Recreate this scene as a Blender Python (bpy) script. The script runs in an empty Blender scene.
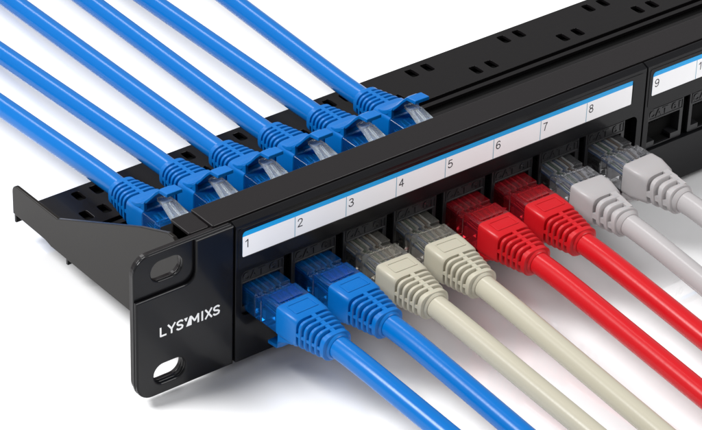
import bpy, bmesh, math, random
from mathutils import Vector, Matrix
random.seed(7)
S = 0.001                      # everything below is written in millimetres
LIFT = 2.5                     # the panel stands this far above the table
sc = bpy.context.scene
col = sc.collection
PI = math.pi

# ------------------------------------------------------------------ materials
def mat(name, base, rough=0.5, spec=0.5, metal=0.0, trans=0.0, ior=1.45, noise=None, bump=None, coat=0.0, alpha=1.0, sss=0.0):
    m = bpy.data.materials.new(name); m.use_nodes = True
    nt = m.node_tree; b = nt.nodes['Principled BSDF']
    b.inputs['Base Color'].default_value = (*base, 1)
    b.inputs['Roughness'].default_value = rough
    b.inputs['Specular IOR Level'].default_value = spec
    b.inputs['Metallic'].default_value = metal
    b.inputs['Transmission Weight'].default_value = trans
    b.inputs['IOR'].default_value = ior
    b.inputs['Coat Weight'].default_value = coat
    b.inputs['Coat Roughness'].default_value = 0.12
    b.inputs['Alpha'].default_value = alpha
    if sss:
        b.inputs['Subsurface Weight'].default_value = sss
        b.inputs['Subsurface Scale'].default_value = 0.001
    tc = nt.nodes.new('ShaderNodeTexCoord')
    if noise:                  # (scale per metre, amount): faint colour / gloss variation
        n = nt.nodes.new('ShaderNodeTexNoise'); n.inputs['Scale'].default_value = noise[0]; n.inputs['Detail'].default_value = 4
        nt.links.new(tc.outputs['Object'], n.inputs['Vector'])
        mx = nt.nodes.new('ShaderNodeMapRange')
        mx.inputs['To Min'].default_value = rough - noise[1]; mx.inputs['To Max'].default_value = rough + noise[1]
        nt.links.new(n.outputs['Fac'], mx.inputs['Value']); nt.links.new(mx.outputs['Result'], b.inputs['Roughness'])
    if bump:                   # (scale per metre, strength, distance)
        n = nt.nodes.new('ShaderNodeTexNoise'); n.inputs['Scale'].default_value = bump[0]; n.inputs['Detail'].default_value = 3
        nt.links.new(tc.outputs['Object'], n.inputs['Vector'])
        bp = nt.nodes.new('ShaderNodeBump'); bp.inputs['Strength'].default_value = bump[1]; bp.inputs['Distance'].default_value = bump[2]
        nt.links.new(n.outputs['Fac'], bp.inputs['Height']); nt.links.new(bp.outputs['Normal'], b.inputs['Normal'])
    return m

M_METAL = mat('black_powder_coat', (0.0090, 0.0076, 0.0082), 0.36, 0.16, coat=.14, noise=(900, .07), bump=(5200, .25, .00006))
M_TRAY = mat('black_painted_steel', (0.0050, 0.0043, 0.0047), 0.33, 0.14, coat=.12, noise=(700, .08), bump=(5200, .2, .00006))
M_FACE = mat('black_satin_plastic', (0.005, 0.005, 0.006), 0.34, 0.12, coat=.16, noise=(600, .05), bump=(7000, .12, .00004))
M_BRKT = mat('bracket_steel', (0.0085, 0.0072, 0.0062), 0.30, 0.08, coat=.2, noise=(500, .05), bump=(5200, .15, .00005))
M_JACK = mat('black_jack_plastic', (0.012, 0.012, 0.0135), 0.33, 0.4)
M_DARK = mat('inner_black', (0.004, 0.004, 0.004), 0.8, 0.1)
M_WHITE = mat('label_white', (0.92, 0.92, 0.94), 0.45, 0.3, bump=(3000, .05, .00003))
M_LBLUE = mat('label_blue', (0.012, 0.36, 0.78), 0.4, 0.3)
M_TICK = mat('label_line', (0.22, 0.42, 0.55), 0.5, 0.2)
M_INK = mat('ink_black', (0.02, 0.02, 0.025), 0.5, 0.2)
M_LOGO = mat('logo_white', (0.85, 0.85, 0.85), 0.5, 0.2)
M_GOLD = mat('contact_gold', (0.75, 0.5, 0.2), 0.25, 0.5, metal=1)
M_FOOT = mat('rubber', (0.02, 0.02, 0.02), 0.8, 0.2)
CABLE = {
 'blue':  (0.0001, 0.108, 0.370),
 'red':   (0.420, 0.006, 0.010),
 'beige': (0.365, 0.342, 0.272),
 'grey':  (0.325, 0.308, 0.310)}
M_JKT = {k: mat(k+'_pvc_jacket', c, 0.24, 0.30, noise=(260, .04), bump=(900, .10, .00012)) for k, c in CABLE.items()}
M_BOOT = {k: mat(k+'_boot_rubber', tuple(x*1.0 for x in c), 0.36, 0.28, noise=(900, .06), bump=(2600, .16, .00008), sss=.05) for k, c in CABLE.items()}
M_CLR = {'blue': mat('blue_tinted_clear', (0.01, 0.26, 0.88), 0.16, 0.6, trans=0.9, ior=1.5),
         'red': mat('red_tinted_clear', (0.82, 0.03, 0.05), 0.12, 0.5, trans=0.88, ior=1.5),
         'beige': mat('smoky_clear', (0.80, 0.77, 0.70), 0.05, 0.7, trans=0.94, ior=1.5),
         'grey': mat('cool_clear', (0.92, 0.92, 0.95), 0.04, 0.8, trans=0.96, ior=1.5),
         'clear': mat('clear_polycarbonate', (0.90, 0.96, 1.0), 0.07, 0.7, trans=0.85, ior=1.5)}
M_WIRE = [mat('wire_blue', (0.03, 0.07, 0.16), .4), mat('wire_white', (0.42, 0.42, 0.42), .4), mat('wire_brown', (0.13, .08, .05), .4), mat('wire_green', (0.03, .09, .05), .4)]

# ------------------------------------------------------------------ mesh tools
class MB:
    def __init__(s): s.v = []; s.f = []; s.m = []; s.s = []
    def add(s, verts, faces, mi=0, smooth=False):
        o = len(s.v); s.v += [tuple(p) for p in verts]
        for f in faces: s.f.append(tuple(i+o for i in f)); s.m.append(mi); s.s.append(smooth)
    def box(s, x0, x1, y0, y1, z0, z1, mi=0):
        v = [(x, y, z) for z in (z0, z1) for y in (y0, y1) for x in (x0, x1)]
        s.add(v, [(0,2,3,1),(4,5,7,6),(0,1,5,4),(2,6,7,3),(0,4,6,2),(1,3,7,5)], mi)
    def loft(s, rings, mi=0, smooth=True, cap=True):
        n = len(rings[0]); v = [p for r in rings for p in r]; f = []
        for i in range(len(rings)-1):
            for k in range(n):
                a = i*n+k; b = i*n+(k+1) % n; f.append((a, b, b+n, a+n))
        if cap: f += [tuple(range(n))[::-1], tuple(range((len(rings)-1)*n, len(rings)*n))]
        s.add(v, f, mi, smooth)
    def prism_x(s, prof, x0, x1, mi=0):          # (y, z) outline pushed along x
        s.loft([[(x0, y, z) for y, z in prof], [(x1, y, z) for y, z in prof]], mi, False)
    def tube(s, pts, r, mi=0, n=28, cap=True):
        pts = [Vector(p) for p in pts]; rings = []; up = Vector((0, 0, 1))
        for i, p in enumerate(pts):
            t = (pts[min(i+1, len(pts)-1)] - pts[max(i-1, 0)]).normalized()
            a = t.cross(up).normalized(); b = a.cross(t)
            rings.append([tuple(p + a*math.cos(2*PI*k/n)*r + b*math.sin(2*PI*k/n)*r) for k in range(n)])
        s.loft(rings, mi, True, cap)
    def mesh(s, me_src, M, mi=0):
        s.add([M @ v.co for v in me_src.vertices], [tuple(p.vertices) for p in me_src.polygons], mi)
    def to_mesh(s, name, mats):
        me = bpy.data.meshes.new(name)
        me.from_pydata([(a*S, b*S, c*S) for a, b, c in s.v], [], s.f)
        for m in (mats if isinstance(mats, list) else [mats]): me.materials.append(m)
        for p, mi, sm in zip(me.polygons, s.m, s.s): p.material_index = mi; p.use_smooth = sm
        bm = bmesh.new(); bm.from_mesh(me); bmesh.ops.recalc_face_normals(bm, faces=bm.faces); bm.to_mesh(me); bm.free()
        me.update()
        return me
    def build(s, name, mats, parent=None, bevel=0, seg=2, auto=38):
        me = s.to_mesh(name, mats)
        if any(s.s): me.set_sharp_from_angle(angle=math.radians(auto))
        o = bpy.data.objects.new(name, me); col.objects.link(o)
        if parent: o.parent = parent
        if bevel:
            b = o.modifiers.new('bevel', 'BEVEL'); b.width = bevel*S; b.segments = seg; b.limit_method = 'ANGLE'; b.angle_limit = math.radians(38)
            b.harden_normals = False
        return o

def rrect(x0, x1, y0, y1, r, n=6, corners=(1,1,1,1)):    # corners: x1y1, x0y1, x0y0, x1y0
    pts = []
    for k, (cx, cy, a0) in enumerate(((x1, y1, 0), (x0, y1, 90), (x0, y0, 180), (x1, y0, 270))):
        rr = r if corners[k] else 0
        if rr == 0: pts.append((cx, cy)); continue
        ox = cx - rr if cx == x1 else cx + rr; oy = cy - rr if cy == y1 else cy + rr
        for i in range(n+1):
            a = math.radians(a0 + 90*i/n); pts.append((ox + rr*math.cos(a), oy + rr*math.sin(a)))
    return pts

def plate(loops, thick, bevel=0.0):
    """flat plate with holes in its own XY plane, z from 0 to thick; returned as a mesh in mm"""
    cu = bpy.data.curves.new('tmp', 'CURVE'); cu.dimensions = '2D'; cu.fill_mode = 'BOTH'
    cu.extrude = max(thick/2 - bevel, 1e-4); cu.bevel_depth = bevel; cu.bevel_resolution = 2; cu.offset = -bevel
    for lp in loops:
        sp = cu.splines.new('POLY'); sp.points.add(len(lp)-1); sp.use_cyclic_u = True
        for p, (x, y) in zip(sp.points, lp): p.co = (x, y, 0, 1)
    o = bpy.data.objects.new('tmp', cu); col.objects.link(o)
    me = bpy.data.meshes.new_from_object(o.evaluated_get(bpy.context.evaluated_depsgraph_get()))
    bpy.data.objects.remove(o); bpy.data.curves.remove(cu)
    me.transform(Matrix.Translation((0, 0, thick/2)))
    return me
def XZ(y_front):           # plate's (x, y, z) -> (x, y_front + (T - z).., y): front face looks to -Y
    return Matrix(((1,0,0,0),(0,0,-1,y_front),(0,1,0,0),(0,0,0,1)))
def text_mesh(body, size, thick=0.05, bold=0.0, align='LEFT'):
    cu = bpy.data.curves.new('tmp', 'FONT'); cu.body = body; cu.size = size; cu.extrude = thick/2; cu.offset = bold; cu.align_x = align
    cu.resolution_u = 3
    o = bpy.data.objects.new('tmp', cu); col.objects.link(o)
    me = bpy.data.meshes.new_from_object(o.evaluated_get(bpy.context.evaluated_depsgraph_get()))
    bpy.data.objects.remove(o); bpy.data.curves.remove(cu)
    return me

GLYPH = {   # unit height, strokes as polylines
 '1': (.45, [[(.0,.76),(.3,.97),(.3,0)]]),
 '2': (.62, [[(.03,.74),(.08,.9),(.22,.97),(.4,.97),(.54,.88),(.57,.72),(.5,.55),(.02,.03),(.6,.03)]]),
 '3': (.62, [[(.03,.84),(.16,.96),(.36,.97),(.53,.86),(.53,.66),(.4,.54),(.24,.52),(.42,.5),(.57,.38),(.58,.2),(.44,.05),(.24,.02),(.06,.1),(.0,.24)]]),
 '4': (.64, [[(.46,0),(.46,.96),(.02,.3),(.64,.3)]]),
 '5': (.62, [[(.54,.96),(.12,.96),(.06,.5),(.22,.6),(.4,.6),(.56,.48),(.6,.3),(.5,.1),(.32,.02),(.14,.04),(.01,.2)]]),
 '6': (.62, [[(.55,.84),(.44,.95),(.28,.96),(.12,.84),(.04,.6),(.03,.3),(.12,.1),(.3,.02),(.48,.08),(.58,.26),(.54,.46),(.4,.58),(.22,.57),(.06,.42)]]),
 '7': (.60, [[(.02,.96),(.58,.96),(.36,.6),(.22,.0)]]),
 '8': (.62, [[(.3,.97),(.12,.92),(.07,.76),(.14,.6),(.3,.54),(.46,.6),(.53,.76),(.48,.92),(.3,.97)],[(.3,.54),(.1,.45),(.02,.27),(.1,.09),(.3,.02),(.5,.09),(.58,.27),(.5,.45),(.3,.54)]]),
 '0': (.62, [[(.3,.97),(.12,.88),(.03,.65),(.03,.35),(.12,.11),(.3,.02),(.48,.11),(.57,.35),(.57,.65),(.48,.88),(.3,.97)]]),
 'C': (.74, [[(.7,.74),(.58,.9),(.38,.97),(.16,.88),(.03,.65),(.03,.35),(.16,.11),(.38,.02),(.58,.1),(.7,.26)]]),
 'A': (.78, [[(0,0),(.38,.97),(.76,0)],[(.15,.33),(.61,.33)]]),
 'T': (.70, [[(0,.96),(.7,.96)],[(.35,.96),(.35,0)]]),
 ' ': (.30, [])}
GLYPH['9'] = (.62, [[(.6-x, .99-z) for x, z in GLYPH['6'][1][0]]])
def write(b, body, x, z, h, w, y, depth, mi=0, gap=.2, sx=1.0):
    # flat stroked lettering on a plane that faces -Y; front at y, back at y + depth
    for ch in body:
        wd, strokes = GLYPH[ch]; j = 0
        for st in strokes:
            for i in range(len(st)-1):
                a = Vector((x + st[i][0]*h*sx, z + st[i][1]*h)); c = Vector((x + st[i+1][0]*h*sx, z + st[i+1][1]*h))
                d = (c-a).normalized(); n = Vector((-d.y, d.x))*w/2; e = d*w*.22; yy = y - .0015*(j % 5); j += 1
                q = [a-e+n, a-e-n, c+e-n, c+e+n]
                b.loft([[(p.x, yy, p.y) for p in q], [(p.x, y+depth, p.y) for p in q]], mi, False)
        x += (wd*sx + gap)*h
    return x
def tag(o, label=None, cat=None, group=None, kind=None):
    if label: o['label'] = label
    if cat: o['category'] = cat
    if group: o['group'] = group
    if kind: o['kind'] = kind
def thing(name, label, cat, loc, group=None, rot=(0,0,0)):
    o = bpy.data.objects.new(name, None); col.objects.link(o)
    o.empty_display_size = 0.01
    o.location = [c*S for c in loc]; o.rotation_euler = rot
    tag(o, label, cat, group); return o

# ------------------------------------------------------------------ the table
ground = MB(); ground.add([(-4000,-4000,0),(4000,-4000,0),(4000,4000,0),(-4000,4000,0)], [(0,1,2,3)])
gm = bpy.data.materials.new('glossy_white_acrylic'); gm.use_nodes = True
nt = gm.node_tree; nt.nodes.clear()
out = nt.nodes.new('ShaderNodeOutputMaterial'); mixs = nt.nodes.new('ShaderNodeMixShader'); dif = nt.nodes.new('ShaderNodeBsdfDiffuse'); gl = nt.nodes.new('ShaderNodeBsdfGlossy')
dif.inputs['Color'].default_value = (0.88, 0.88, 0.885, 1); gl.inputs['Color'].default_value = (1, 1, 1, 1); gl.inputs['Roughness'].default_value = 0.03
mixs.inputs['Fac'].default_value = 0.16
nt.links.new(dif.outputs[0], mixs.inputs[1]); nt.links.new(gl.outputs[0], mixs.inputs[2]); nt.links.new(mixs.outputs[0], out.inputs[0])
g = ground.build('ground', gm); tag(g, 'glossy white surface the panel stands on', None, None, 'structure')

# ------------------------------------------------------------------ the patch panel
L = 482.6                       # full width
panel = thing('patch_bay', 'long black rack mount patch panel with numbered ports, white label strips and slotted rear tray', 'patch panel', (0, 0, LIFT))
TOP = 44.2

def ear(mirror):
    W = 31.2
    def fx(p): return [(L - x, z) for x, z in p][::-1] if mirror else p
    slot = lambda z: rrect(5.5, 15.6, z-3.1, z+3.1, 3.05, 7)
    out_ = rrect(0, W, 0, TOP-.2, 5.0, 8, (0, 1, 1, 0))
    b = MB()
    me = plate([fx(out_), fx(slot(6.35)), fx(slot(38.1))], 1.0, .3); b.mesh(me, XZ(2.15))
    # thicker front skin everywhere but round the upper slot, which sits in a shallow rounded recess
    rc = [(0.02, 31.6)] + [(15.5 + 3.5*math.cos(a), 35.1 + 3.5*math.sin(a)) for a in [math.radians(-90 + 90*i/7) for i in range(8)]]
    rc = [(0, 31.6)] + rc[1:] + [(19.0, TOP-.2), (W, TOP-.2), (W, 0)]
    low = [(5*(1-math.sin(math.radians(90*i/8))), 5*(1-math.cos(math.radians(90*i/8)))) for i in range(9)]
    skin = rc + low[::-1][::-1]
    # order: go along the bottom to the left corner and up the left side
    skin = [(0, 31.6)] + rc[1:] + [(5 - 5*math.sin(math.radians(90*i/8)), 5 - 5*math.cos(math.radians(90*i/8))) for i in range(9)]
    me = plate([fx(skin), fx(slot(6.35))], 1.15, .5); b.mesh(me, XZ(1.15))
    o = b.build('ear_plate', M_FACE, panel)
    # steel plate behind the plastic ear
    b = MB(); me = plate([fx(rrect(.5, W, .35, TOP-.5, 5, 8, (0,1,1,0))), fx(rrect(5.3, 15.8, 3.0, 9.7, 3.3, 7)), fx(rrect(5.3, 15.8, 34.7, 41.5, 3.3, 7))], 1.3, .15)
    b.mesh(me, XZ(3.75)); b.build('backing_plate', M_METAL, panel)
ear(False); ear(True)

# the maker's mark on the left ear
def stroke(b, pts, w, y):
    for i in range(len(pts)-1):
        a = Vector((pts[i][0], pts[i][1])); c = Vector((pts[i+1][0], pts[i+1][1])); d = (c-a).normalized(); n = Vector((-d.y, d.x))*w/2
        e = d*w*.18
        q = [a-e+n, a-e-n, c+e-n, c+e+n]; yy = y - .002*i
        b.loft([[(p.x, yy, p.y) for p in q], [(p.x, -.01+.0, p.y) for p in q]], 0, False)
lg = MB(); h = 2.85; w = .52; z0 = 18.35; yy = -.06
def LT(x, pts, off=0): stroke(lg, [(x+p[0], z0+p[1]*h) for p in pts], w, yy-off)
LT(7.6, [(0, 1), (0, 0.08), (1.75, 0.08)])
LT(10.0, [(0, 1), (1.1, .47), (2.2, 1)]); LT(11.1, [(0, .47), (0, 0)], .004)
def Sx(x):
    p = [(1.95, .84), (1.55, .95), (.95, .95), (.35, .86), (.22, .68), (.5, .55), (1.5, .45), (1.9, .32), (1.75, .12), (1.1, .05), (.5, .06), (.08, .18)]
    LT(x, p, .008)
Sx(12.7)
lg.prism_x([(0, 0), (0, .001), (.001, 0)], 0, .001)
# apostrophe wedge and the filled sloping foot of the M
def poly(pts, off):
    lg.loft([[(x, yy-off, z0+z*h) for x, z in pts], [(x, -.01, z0+z*h) for x, z in pts]], 0, False)
poly([(15.1, 1.0), (16.25, 1.0), (15.85, .62), (15.62, .62)], 0)
poly([(16.95, 1.02), (17.5, 1.02), (17.5, 0), (15.75, 0)], 0)
LT(17.35, [(0, .95), (1.15, .35), (2.3, .95)], .012); LT(19.65, [(0, .95), (0, 0.02)], .016)
LT(20.95, [(0, 1), (0, 0)]); LT(22.0, [(0, 1), (2.0, 0)]); LT(22.0, [(2.0, 1), (0, 0)], .006); Sx(24.5)
lg.build('lettering', M_LOGO, panel)

# upper steel strip, its end tabs
b = MB()
def strip_outline(x0, x1): return rrect(x0, x1, 2.9, 12.9, .4, 3)
me = plate([strip_outline(26.3, L-26.3)], 1.0, .22); b.mesh(me, Matrix.Translation((0, 0, TOP-.9)))
b.box(26.5, L-26.5, 2.95, 3.9, 30, TOP-1.0)
b.box(26.5, L-26.5, 12.2, 12.85, 41.6, TOP-.8)
b.build('top_strip', M_METAL, panel)
for mir in (0, 1):
    xs = (19.6, 26.0) if not mir else (L-26.0, L-19.6)
    b = MB(); me = plate([rrect(*xs, 4.0, 12.6, .5, 3)], .8, .18); b.mesh(me, Matrix.Translation((0, 0, 43.1)))
    b.box(xs[0]+.3, xs[1]-.3, 11.7, 12.3, 30, 43.3)
    b.build('fixing_tab', M_METAL, panel)

# side brackets
prof = [(4.0, 41.6), (6.2, 43.0), (8.6, 43.0), (21.4, 38.2), (62.5, 19.3), (83.6, 19.0)]
prof += [(83.6 + 2.4*math.sin(math.radians(a)), 16.6 + 2.4*math.cos(math.radians(a))) for a in (20, 45, 70, 90)]
prof += [(86.0, 9.1), (69.3, 8.9), (66.2, 8.2), (4.0, 8.2)]
for x0 in (16.0, L-17.2):
    me = plate([prof[::-1]], 1.2, .22)
    b = MB(); b.mesh(me, Matrix(((0,0,1,x0),(1,0,0,0),(0,1,0,0),(0,0,0,1))))
    b.build('side_bracket', M_BRKT, panel)

# rear cable tray: slotted channel
slots = []
def pair(x, y):
    for dx in (-3.1, 3.1): slots.append(rrect(x+dx-1.4, x+dx+1.4, y-2.35, y+2.35, .75, 4))
for x in (39.5, 72.0, 97.0, 130.5, 162.5, 199.7, 235.2, 271.5, 308, 344, 381, 417, 447): pair(x, 83.0)
for x in (35.6, 71.5, 107.5, 143.5, 180.0, 215.6, 247.4, 283, 319, 355, 391, 427, 452): pair(x, 73.1)
b = MB(); me = plate([rrect(17.3, L-17.3, 67.6, 87.6, .5, 3)] + slots, 1.0, .16); b.mesh(me, Matrix.Translation((0, 0, 8.0)))
b.box(17.4, L-17.4, 86.7, 87.5, 5.0, 8.1)
b.box(17.4, L-17.4, 67.7, 68.4, 7.2, 8.1)
b.box(17.4, L-17.4, 64.6, 66.3, 7.6, 8.6)
b.box(17.4, L-17.4, 56.5, 60.6, 8.0, 8.4)
b.box(17.4, L-17.4, 59.8, 60.6, 4.9, 8.0)
b.box(21, L-21, 34, 86.6, 6.2, 6.7, 1)
b.build('cable_tray', [M_TRAY, M_DARK], panel)
# coupler body behind the face
b = MB(); b.box(31, L-31, 4.2, 12.0, .4, 43.0); b.box(31, L-31, 12.0, 34, .4, 26.0)
b.build('coupler_housing', M_DARK, panel, .3)
for x in (60, L-60):
    for y in (9.5, 28):
        b = MB(); b.loft([[(x+3*math.cos(a), y+3*math.sin(a), z) for a in [2*PI*i/20 for i in range(20)]] for z in (-2.5, .45)]); b.build('rubber_foot', M_FOOT, panel)

# three port modules of eight jacks
PX = 17.5
def jack_mesh():
    b = MB()
    op = [(-6.2, 16.7), (-3.2, 16.7), (-3.2, 15.1), (3.2, 15.1), (3.2, 16.7), (6.2, 16.7), (6.2, 23.8), (-6.2, 23.8)]
    me = plate([rrect(-7.5, 7.5, 14.6, 28.1, .6, 3), op], .9, .12); b.mesh(me, XZ(1.9))
    me = plate([rrect(-6.7, 7.2, 24.2, 27.7, .25, 2), rrect(-6.35, 6.85, 24.5, 27.4, .2, 2)], .22, .05); b.mesh(me, XZ(1.02))
    b.box(-6.7, -6.2, 1.8, 11, 15, 24.2); b.box(6.2, 6.7, 1.8, 11, 15, 24.2); b.box(-6.6, 6.6, 1.8, 11, 23.8, 24.3)
    b.box(-6.1, -3.2, 1.4, 10, 15.9, 16.75); b.box(3.2, 6.1, 1.4, 10, 15.9, 16.75)
    b.box(-6.6, 6.6, 10.6, 11.2, 15, 24.2, 1)
    b.box(-2.9, 2.9, 1.8, 10, 14.9, 15.2, 1)
    for i in range(8):
        x = -3.57 + 1.02*i; b.loft([[(x-.15, 4.0, 20.6), (x+.15, 4.0, 20.6), (x+.15, 4.0, 20.9), (x-.15, 4.0, 20.9)], [(x-.15, 10.4, 22.4), (x+.15, 10.4, 22.4), (x+.15, 10.4, 22.7), (x-.15, 10.4, 22.7)]], 2, False)
    write(b, 'CAT 6', -6.0, 24.95, 2.15, .36, .78, .3, 0, .24, 1.25)
    b.box(5.6, 6.3, .8, 1.1, 24.9, 27.0)
    return b.to_mesh('jack', [M_JACK, M_DARK, M_DARK])
JM = jack_mesh()
def module(x0, w, first):
    mo = bpy.data.objects.new('port_module', None); col.objects.link(mo); mo.parent = panel; mo.location = (x0*S, 0, 0); mo.empty_display_size = .01
    b = MB()
    me = plate([rrect(0, w, .1, 42.6, .5, 3), rrect(2.0, w-2.2, 14.4, 28.5, 1.8, 5)], 2.2, .14); b.mesh(me, XZ(2.2))
    b.prism_x([(0.03, 42.3), (0.03, 43.35), (1.9, 44.1), (2.2, 44.1), (2.2, 42.3)], 0.03, w-.03)
    me = plate([rrect(.9, w-1.0, 29.6, 42.3, .8, 3), rrect(1.9, w-5.0, 33.15, 41.25, 1.1, 4)], .2, .06); b.mesh(me, XZ(.06))
    fr = b.build('bezel', M_FACE, mo)
    # label strip: white card, blue head band, cell lines and printed numbers in one mesh
    lx0 = 2.15; lx1 = w - 5.3; lb = MB()
    me = plate([rrect(lx0, lx1, 33.3, 41.05, 1.1, 4, (0,1,0,0))], .12, 0); lb.mesh(me, XZ(.02), 1)
    lb.box(lx0, lx1, -.115, -.1, 33.3, 39.6, 0)
    for k in range(1, 8): lb.box(lx0+17.2*k-.12, lx0+17.2*k+.12, -.125, -.118, 33.35, 39.6, 2)
    for k in range(8):
        write(lb, str(first+k), lx0 + 17.2*k + .95, 35.95, 2.5, .30, -.127, .01, 3, .22)
    lb.build('label_strip', [M_WHITE, M_LBLUE, M_TICK, M_INK], mo)
    for k in range(8):
        j = bpy.data.objects.new('jack', JM); col.objects.link(j); j.parent = mo; j.location = ((41.0-31.75 + PX*k)*S, 0, 0)
for i in range(3): module(31.75 + i*145.63, 145.1 if i < 2 else L-31.75-.5-(31.75+2*145.63), 1+8*i)
b = MB(); b.box(31.3, L-31.3, 2.3, 4.1, 28.6, 43.5); b.box(31.3, L-31.3, 2.3, 4.1, .6, 14.3); b.build('front_wall', M_DARK, panel)

# ------------------------------------------------------------------ patch cables
def sell(a, bb, y, n=28, e=3.2, dz=0, shear=0):
    r = []
    for k in range(n):
        t = 2*PI*k/n; c, s_ = math.cos(t), math.sin(t)
        x = a*math.copysign(abs(c)**(2/e), c); z = bb*math.copysign(abs(s_)**(2/e), s_)
        r.append((x, y + shear*z, z + dz))
    return r
def boot_mesh(kind, style):
    b = MB()
    if style == 'ribbed':
        y0, y1 = 12.3, 20.8
        b.loft([sell(5.45, 4.25, y0, e=9, n=36), sell(5.85, 4.6, y0+.35, e=9, n=36), sell(5.9, 4.65, y0+3, e=8, n=36), sell(5.8, 4.6, y1-.5, e=6, n=36), sell(5.55, 4.4, y1, e=5, n=36)])
        ny = 5; ys = [22.2 + 1.95*i for i in range(ny)]
        A = lambda y: 5.75 - (y-20.8)*.115; B = lambda y: 4.5 - (y-20.8)*.055
        b.loft([sell(A(y)*.80, B(y)*.78, y, e=3.5) for y in (20.5, 24, 28, 30.6)])
        for i, y in enumerate(ys):
            hw = .62 if i < ny-1 else .95
            if i == ny-1: y += .3
            e = 4.6 - .45*i
            b.loft([sell(A(y)*.96-.25, B(y)*.96-.25, y-hw, e=e), sell(A(y), B(y), y-hw+.22, e=e), sell(A(y), B(y), y+hw-.25, e=e), sell(A(y)-.35, B(y)-.35, y+hw, e=e)])
        for sg in (1, -1):
            b.loft([[(x, y, sg*(B(y)*k)) for x, k in ((-.62, .6), (.62, .6), (.62, .985), (-.62, .985))] for y in (20.6, 24, 27, 30)], 0, False)
            for zz in (0,):
                b.loft([[(sg*A(y)*k, y, z) for z, k in ((-.45, .6), (.45, .6), (.45, .97), (-.45, .97))] for y in (20.6, 24, 27, 30)], 0, False)
        b.loft([sell(4.1, 3.9, 30.6, e=2.4), sell(3.7, 3.6, 31.7, e=2), sell(3.35, 3.3, 32.0, e=2)])
        me = plate([rrect(-3.7, 3.7, 14.2, 18.6, .3, 2), rrect(-3.35, 3.35, 14.5, 18.3, .25, 2)], .3, .08); b.mesh(me, Matrix.Translation((0, 0, 4.5)))
    else:
        y0, y1 = 12.3, 21.8
        b.loft([sell(5.5, 4.3, y0, e=10, n=36), sell(5.85, 4.7, y0+.35, e=10, n=36), sell(5.95, 4.8, y0+4, e=9, n=36), sell(5.3, 4.6, y1-.4, e=4.5, n=36, shear=-.10), sell(5.0, 4.3, y1, e=4, n=36, shear=-.10)])
        A = lambda y: 5.35 - (y-21.5)*.11; B = lambda y: 4.55 - (y-21.5)*.07
        b.loft([sell(A(y)*.76, B(y)*.76, y, e=3) for y in (21, 25, 28, 30.6)])
        for i, y in enumerate((23.9, 26.8, 29.8)):
            hw = 1.0; e = 3.2 - .3*i; sh = -.16
            b.loft([sell(A(y)-.45, B(y)-.45, y-hw, e=e, shear=sh), sell(A(y), B(y), y-hw+.35, e=e, shear=sh), sell(A(y), B(y), y+hw-.35, e=e, shear=sh), sell(A(y)-.45, B(y)-.45, y+hw, e=e, shear=sh)])
        for sg in (1, -1):       # webs that bridge alternate slots
            b.loft([[(x, y, sg*k) for x, k in ((-A(y)*.62, 2.5), (-1.2, 2.5), (-1.2, B(y)*.965), (-A(y)*.62, B(y)*.955))] for y in (21.2, 25, 29.2)], 0, False)
            b.loft([[(sg*k, y, z) for z, k in ((-1.4, 2.8), (.2, 2.8), (.2, A(y)*.95), (-1.4, A(y)*.95))] for y in (21, 24, 27, 29.5)], 0, False)
        b.loft([sell(4.0, 3.8, 30.6, e=2.3), sell(3.6, 3.5, 31.7, e=2), sell(3.3, 3.3, 32.0, e=2)])
    return b.to_mesh('boot', M_BOOT[kind])
def hood_mesh(kind):
    """snag guard: a tent that springs from the boot over the latch and ends in a flat thumb tab (on the -z side)"""
    b = MB()
    def sec(y, hx, zt, zb, ridge=0):       # zt = outer height, zb = inner; open underneath towards the plug
        return [(-hx, y, -zb), (-hx*.96, y, -zt), (-hx*.4, y, -zt-ridge), (hx*.4, y, -zt-ridge), (hx*.96, y, -zt), (hx, y, -zb)]
    b.loft([sec(18.8, 5.3, 4.65, 4.0), sec(16.6, 5.45, 5.2, 4.1, .2), sec(14.5, 5.4, 6.3, 4.6, .6), sec(12.6, 5.0, 7.7, 6.3, 1.2), sec(11.2, 4.3, 9.2, 8.0, 1.1),
            sec(9.8, 3.3, 11.3, 10.0, .5), sec(8.7, 2.75, 12.4, 11.2, .05), sec(5.0, 2.7, 12.8, 11.6, .0)], 0, False)
    for sg in (1, -1):                     # cheeks that carry the tent
        b.loft([[(sg*x, y, -z) for x, z in ((4.2, 4.2), (5.2, 4.2), (5.2, zt), (4.2, zt))] for y, zt in ((17, 4.9), (14.5, 6.0), (12.4, 7.4))], 0, False)
    return b.to_mesh('latch_cover', M_BOOT[kind])
def plug_mesh(clr):
    b = MB()
    b.loft([[(sx*5.85, y, z) for sx, z in ((-1, -4.0), (1, -4.0), (1, t), (-1, t))] for y, t in ((-7, 3.6), (3.6, 3.6))], 0, False)
    b.loft([[(sx*5.85, y, z) for sx, z in ((-1, -4.0), (1, -4.0), (1, t), (-1, t))] for y, t in ((3.62, 2.7), (6.1, 2.7))], 0, False)
    b.loft([[(sx*hx, y, z) for sx, z in ((-1, -4.05), (1, -4.05), (1, 4.15), (-1, 4.15))] for y, hx in ((6.12, 5.6), (12.6, 5.6))], 0, False)
    b.box(-4.0, 4.0, 6.9, 11.6, 4.14, 4.5)
    return b.to_mesh('connector', M_CLR[clr])
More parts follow.
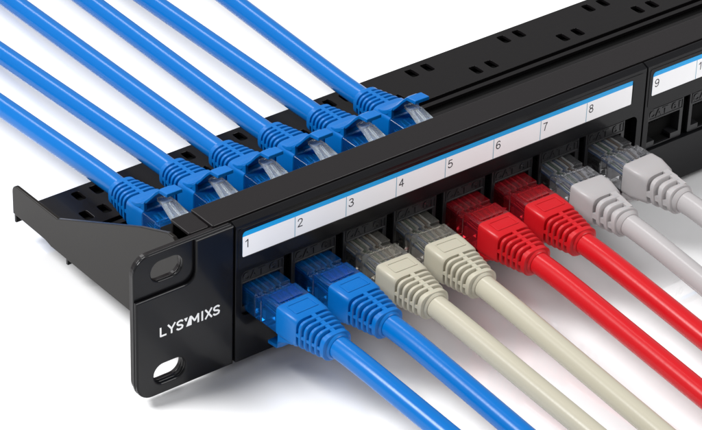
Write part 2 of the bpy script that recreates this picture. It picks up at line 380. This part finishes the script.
def latch_mesh(clr):
    b = MB()
    b.loft([[(sx*hx, y, -z) for sx, z in ((-1, z0_), (1, z0_), (1, z0_+1.0), (-1, z0_+1.0))] for y, hx, z0_ in ((-6, 3.1, 4.1), (-1, 3.1, 4.6), (3, 2.8, 5.4), (8, 2.1, 7.0), (11, 1.8, 7.4))], 0, False)
    for sx in (-1, 0, 1):       # moulded rails along the latch
        b.loft([[(sx*k + dx, y, -z) for dx, z in ((-.38, z0_+.9), (.38, z0_+.9), (.3, z0_+1.5), (-.3, z0_+1.5))] for y, k, z0_ in ((-6, 2.5, 4.1), (-1, 2.5, 4.6), (3, 2.2, 5.4), (7.5, 1.6, 6.9))], 0, False)
    return b.to_mesh('latch', M_CLR[clr])
def wires_mesh():
    b = MB()
    for i in range(8):
        x = -3.57+1.02*i
        b.tube([(x, -5, 1.6), (x, 1, 1.5), (x*.95, 6, .8), (x*.75, 12.5, 0)], .42, [1, 2, 1, 0, 1, 3, 1, 0][i], 8)
        b.box(x-.14, x+.14, -6.6, -3.2, 1.7, 3.66, 4)
    b.box(-4.6, 4.6, 5.6, 7.4, -3.0, .1, 5)
    return b.to_mesh('wires', [M_WIRE[0], M_WIRE[1], M_WIRE[2], M_WIRE[3], M_GOLD, M_WIRE[1]])
cache = {}
def get(key, fn):
    if key not in cache: cache[key] = fn()
    return cache[key]
def put(name, me, parent, bevel=0, auto=38):
    o = bpy.data.objects.new(name, me); col.objects.link(o); o.parent = parent
    if any(p.use_smooth for p in me.polygons): me.set_sharp_from_angle(angle=math.radians(auto))
    if bevel:
        m = o.modifiers.new('bevel', 'BEVEL'); m.width = bevel*S; m.segments = 2; m.limit_method = 'ANGLE'; m.angle_limit = math.radians(35)
    return o
def bez(p0, p1, p2, p3, n):
    r = []
    for i in range(n+1):
        t = i/n; r.append(p0*(1-t)**3 + p1*3*t*(1-t)**2 + p2*3*t*t*(1-t) + p3*t**3)
    return r
def patch_cable(label, group, kind, style, clr, origin, rear, far, yaw=0.0):
    """origin: where the plug meets its port; the cable leaves along local +y; far: a point its axis runs through"""
    R = Matrix.Rotation(PI, 4, 'Y') if rear else Matrix.Rotation(PI, 4, 'Z')
    o = thing('patch_cable', label, 'network cable', (0, 0, 0), group)
    Mx = Matrix.Translation((origin[0]*S, origin[1]*S, origin[2]*S)) @ Matrix.Rotation(yaw + random.uniform(-.008, .008), 4, 'Z') @ Matrix.Rotation(random.uniform(-.012, .012), 4, 'Y') @ R
    o.matrix_world = Mx
    b_ = put('boot', get(('boot', kind, style), lambda: boot_mesh(kind, style)), o)
    put('latch_cover', get(('hood', kind), lambda: hood_mesh(kind)), o, .22)
    c_ = put('connector', get(('plug', clr), lambda: plug_mesh(clr)), o, .22)
    put('latch', get(('latch', clr, rear), lambda: latch_mesh('clear' if rear else clr)), c_, .12)
    put('wires', get(('wires',), wires_mesh), c_)
    inv = Mx.inverted()
    P0 = Vector((0, 27.5, 0)); Pf = (inv @ (Vector(far)*S))/S
    P1 = Vector((0, 40, 0)); d = (Pf-P1).normalized()
    Pe = Pf + d*(30 if kind == 'grey' else 90)
    pts = [P0] + bez(Vector((0, 31, 0)), Vector((0, 38, 0)), P1 + d*2 - Vector((0, 0, 0)), P1 + d*16, 10)
    sgn = -1 if rear else 1
    fl = -sgn*1                                   # local z of the way down
    down = Vector((0, 0, -1)) if not rear else Vector((0, 0, 1))
    hgt = (Mx @ (Pe*S)).z/S - 3.2
    hd = Vector((d.x, d.y, 0)).normalized() if kind != 'grey' else Vector((-.14, .99, 0)).normalized()
    F = Pe + hd*110 + down*hgt
    pts += [P1 + d*16 + (Pe - P1 - d*16)*t for t in (.1, .25, .4, .55, .7, .85)]
    pts += bez(Pe, Pe + d*(20 if kind == 'grey' else 45), F - hd*45, F, 14)
    pts += [F + hd*60, F + hd*130]
    b = MB(); b.tube(pts, 3.15, 0, 32); me = b.to_mesh('jacket', M_JKT[kind]); put('jacket', me, o, 0, 60)
    return o

ZF = 19.4 + LIFT; ZR = 17.2 + LIFT
def up(p): return (p[0], p[1], p[2] + LIFT)
front = [
 ('blue patch cable plugged into port 1 beside the panel ear', 'blue patch cables on the front', 'blue', 'ribbed', 'blue', (43.8, -71.6, 16)),
 ('blue patch cable plugged into port 2, right of the port 1 cable', 'blue patch cables on the front', 'blue', 'ribbed', 'blue', (59.2, -82.6, 16)),
 ('beige patch cable with clear plug under label 3, next to the blue cables', 'beige patch cables', 'beige', 'ribbed', 'beige', (73.7, -92.9, 16)),
 ('beige patch cable with clear plug under label 4, next to the red cables', 'beige patch cables', 'beige', 'ribbed', 'beige', (87.9, -102.9, 16)),
 ('red patch cable plugged in under label 5, next to the beige cables', 'red patch cables', 'red', 'ribbed', 'red', (107.8, -98.3, 16)),
 ('red patch cable plugged in under label 6, next to the grey cables', 'red patch cables', 'red', 'ribbed', 'red', (125.9, -79.3, 16)),
 ('smooth booted grey patch cable under label 7, next to the red cables', 'grey patch cables', 'grey', 'smooth', 'grey', (139.8, -64.2, 19.6)),
 ('smooth booted grey patch cable in port 8, beside the empty port 9', 'grey patch cables', 'grey', 'smooth', 'grey', (158.0, -66.0, 20.0))]
for k, (lab, grp, kind, style, clr, far) in enumerate(front):
    dx = (.9, .4, -1.5, -2.2, -.4, -1.3, -2.4, .8)[k]       # plugs never sit quite square in their ports
    patch_cable(lab, grp, kind, style, clr, (41.0+PX*k+dx*.4, 0, ZF), False, up(far), dx*.6/30)
rear = [('blue rear patch cable nearest the side bracket', (40.2, 131, 15)), ('blue rear patch cable second from the side bracket', (57.1, 158, 15)),
        ('blue rear patch cable third from the side bracket', (77.9, 161, 15)), ('blue rear patch cable fourth from the side bracket', (97.9, 171, 15)),
        ('blue rear patch cable fifth from the side bracket', (114, 160, 15)), ('blue rear patch cable farthest from the side bracket, beside bare tray', (133, 141.7, 17))]
for k, (lab, far) in enumerate(rear):
    patch_cable(lab, 'blue patch cables on the rear', 'blue', 'ribbed', 'blue', (41.0+PX*k, 36.3, ZR), True, up(far))

# ------------------------------------------------------------------ light
w = bpy.data.worlds.new('World'); sc.world = w; w.use_nodes = True
bg = w.node_tree.nodes['Background']; bg.inputs[0].default_value = (1, 1, 1, 1); bg.inputs[1].default_value = 0.46
def area(name, loc, target, size, power, color=(1, 1, 1), sy=None):
    l = bpy.data.lights.new(name, 'AREA'); l.energy = power; l.color = color; l.size = size
    if sy: l.shape = 'RECTANGLE'; l.size_y = sy
    o = bpy.data.objects.new(name, l); col.objects.link(o); o.location = loc
    o.rotation_euler = (Vector(target)-Vector(loc)).to_track_quat('-Z', 'Y').to_euler()
area('key_softbox', (-0.66, 0.34, 1.0), (0.1, 0, 0), 0.42, 22.5)

area('fill_softbox', (0.56, -0.54, 0.72), (0.08, 0, 0.03), 0.34, 4.0)

area('rim_strip', (0.16, 0.98, 0.98), (0.06, 0.05, 0.02), 0.22, 5.0, sy=0.7)

# ------------------------------------------------------------------ camera
cd = bpy.data.cameras.new('camera'); cam = bpy.data.objects.new('camera', cd); col.objects.link(cam)
cd.sensor_width = 36; cd.sensor_fit = 'HORIZONTAL'; cd.lens = 148.67; cd.shift_x = 0.2101; cd.shift_y = 0.00988
cd.clip_start = 0.01; cd.clip_end = 50
r_ = Vector((0.814499988, -0.580163131, 0.000715783)); u_ = Vector((0.31230929, 0.43949491, 0.84220374)); v_ = Vector((0.48893014, 0.68575139, -0.53915893))
Mc = Matrix(((r_.x, u_.x, -v_.x, 0), (r_.y, u_.y, -v_.y, 0), (r_.z, u_.z, -v_.z, 0), (0, 0, 0, 1)))
cam.matrix_world = Matrix.Translation((-0.34447698, -0.51309637, 0.45240456 + LIFT*S)) @ Mc
sc.camera = cam
sc.render.engine = 'CYCLES'
sc.cycles.use_denoising = True
sc.cycles.max_bounces = 14; sc.cycles.transmission_bounces = 12
sc.view_settings.view_transform = 'Standard'; sc.view_settings.look = 'None'; sc.view_settings.exposure = 0; sc.view_settings.gamma = 1
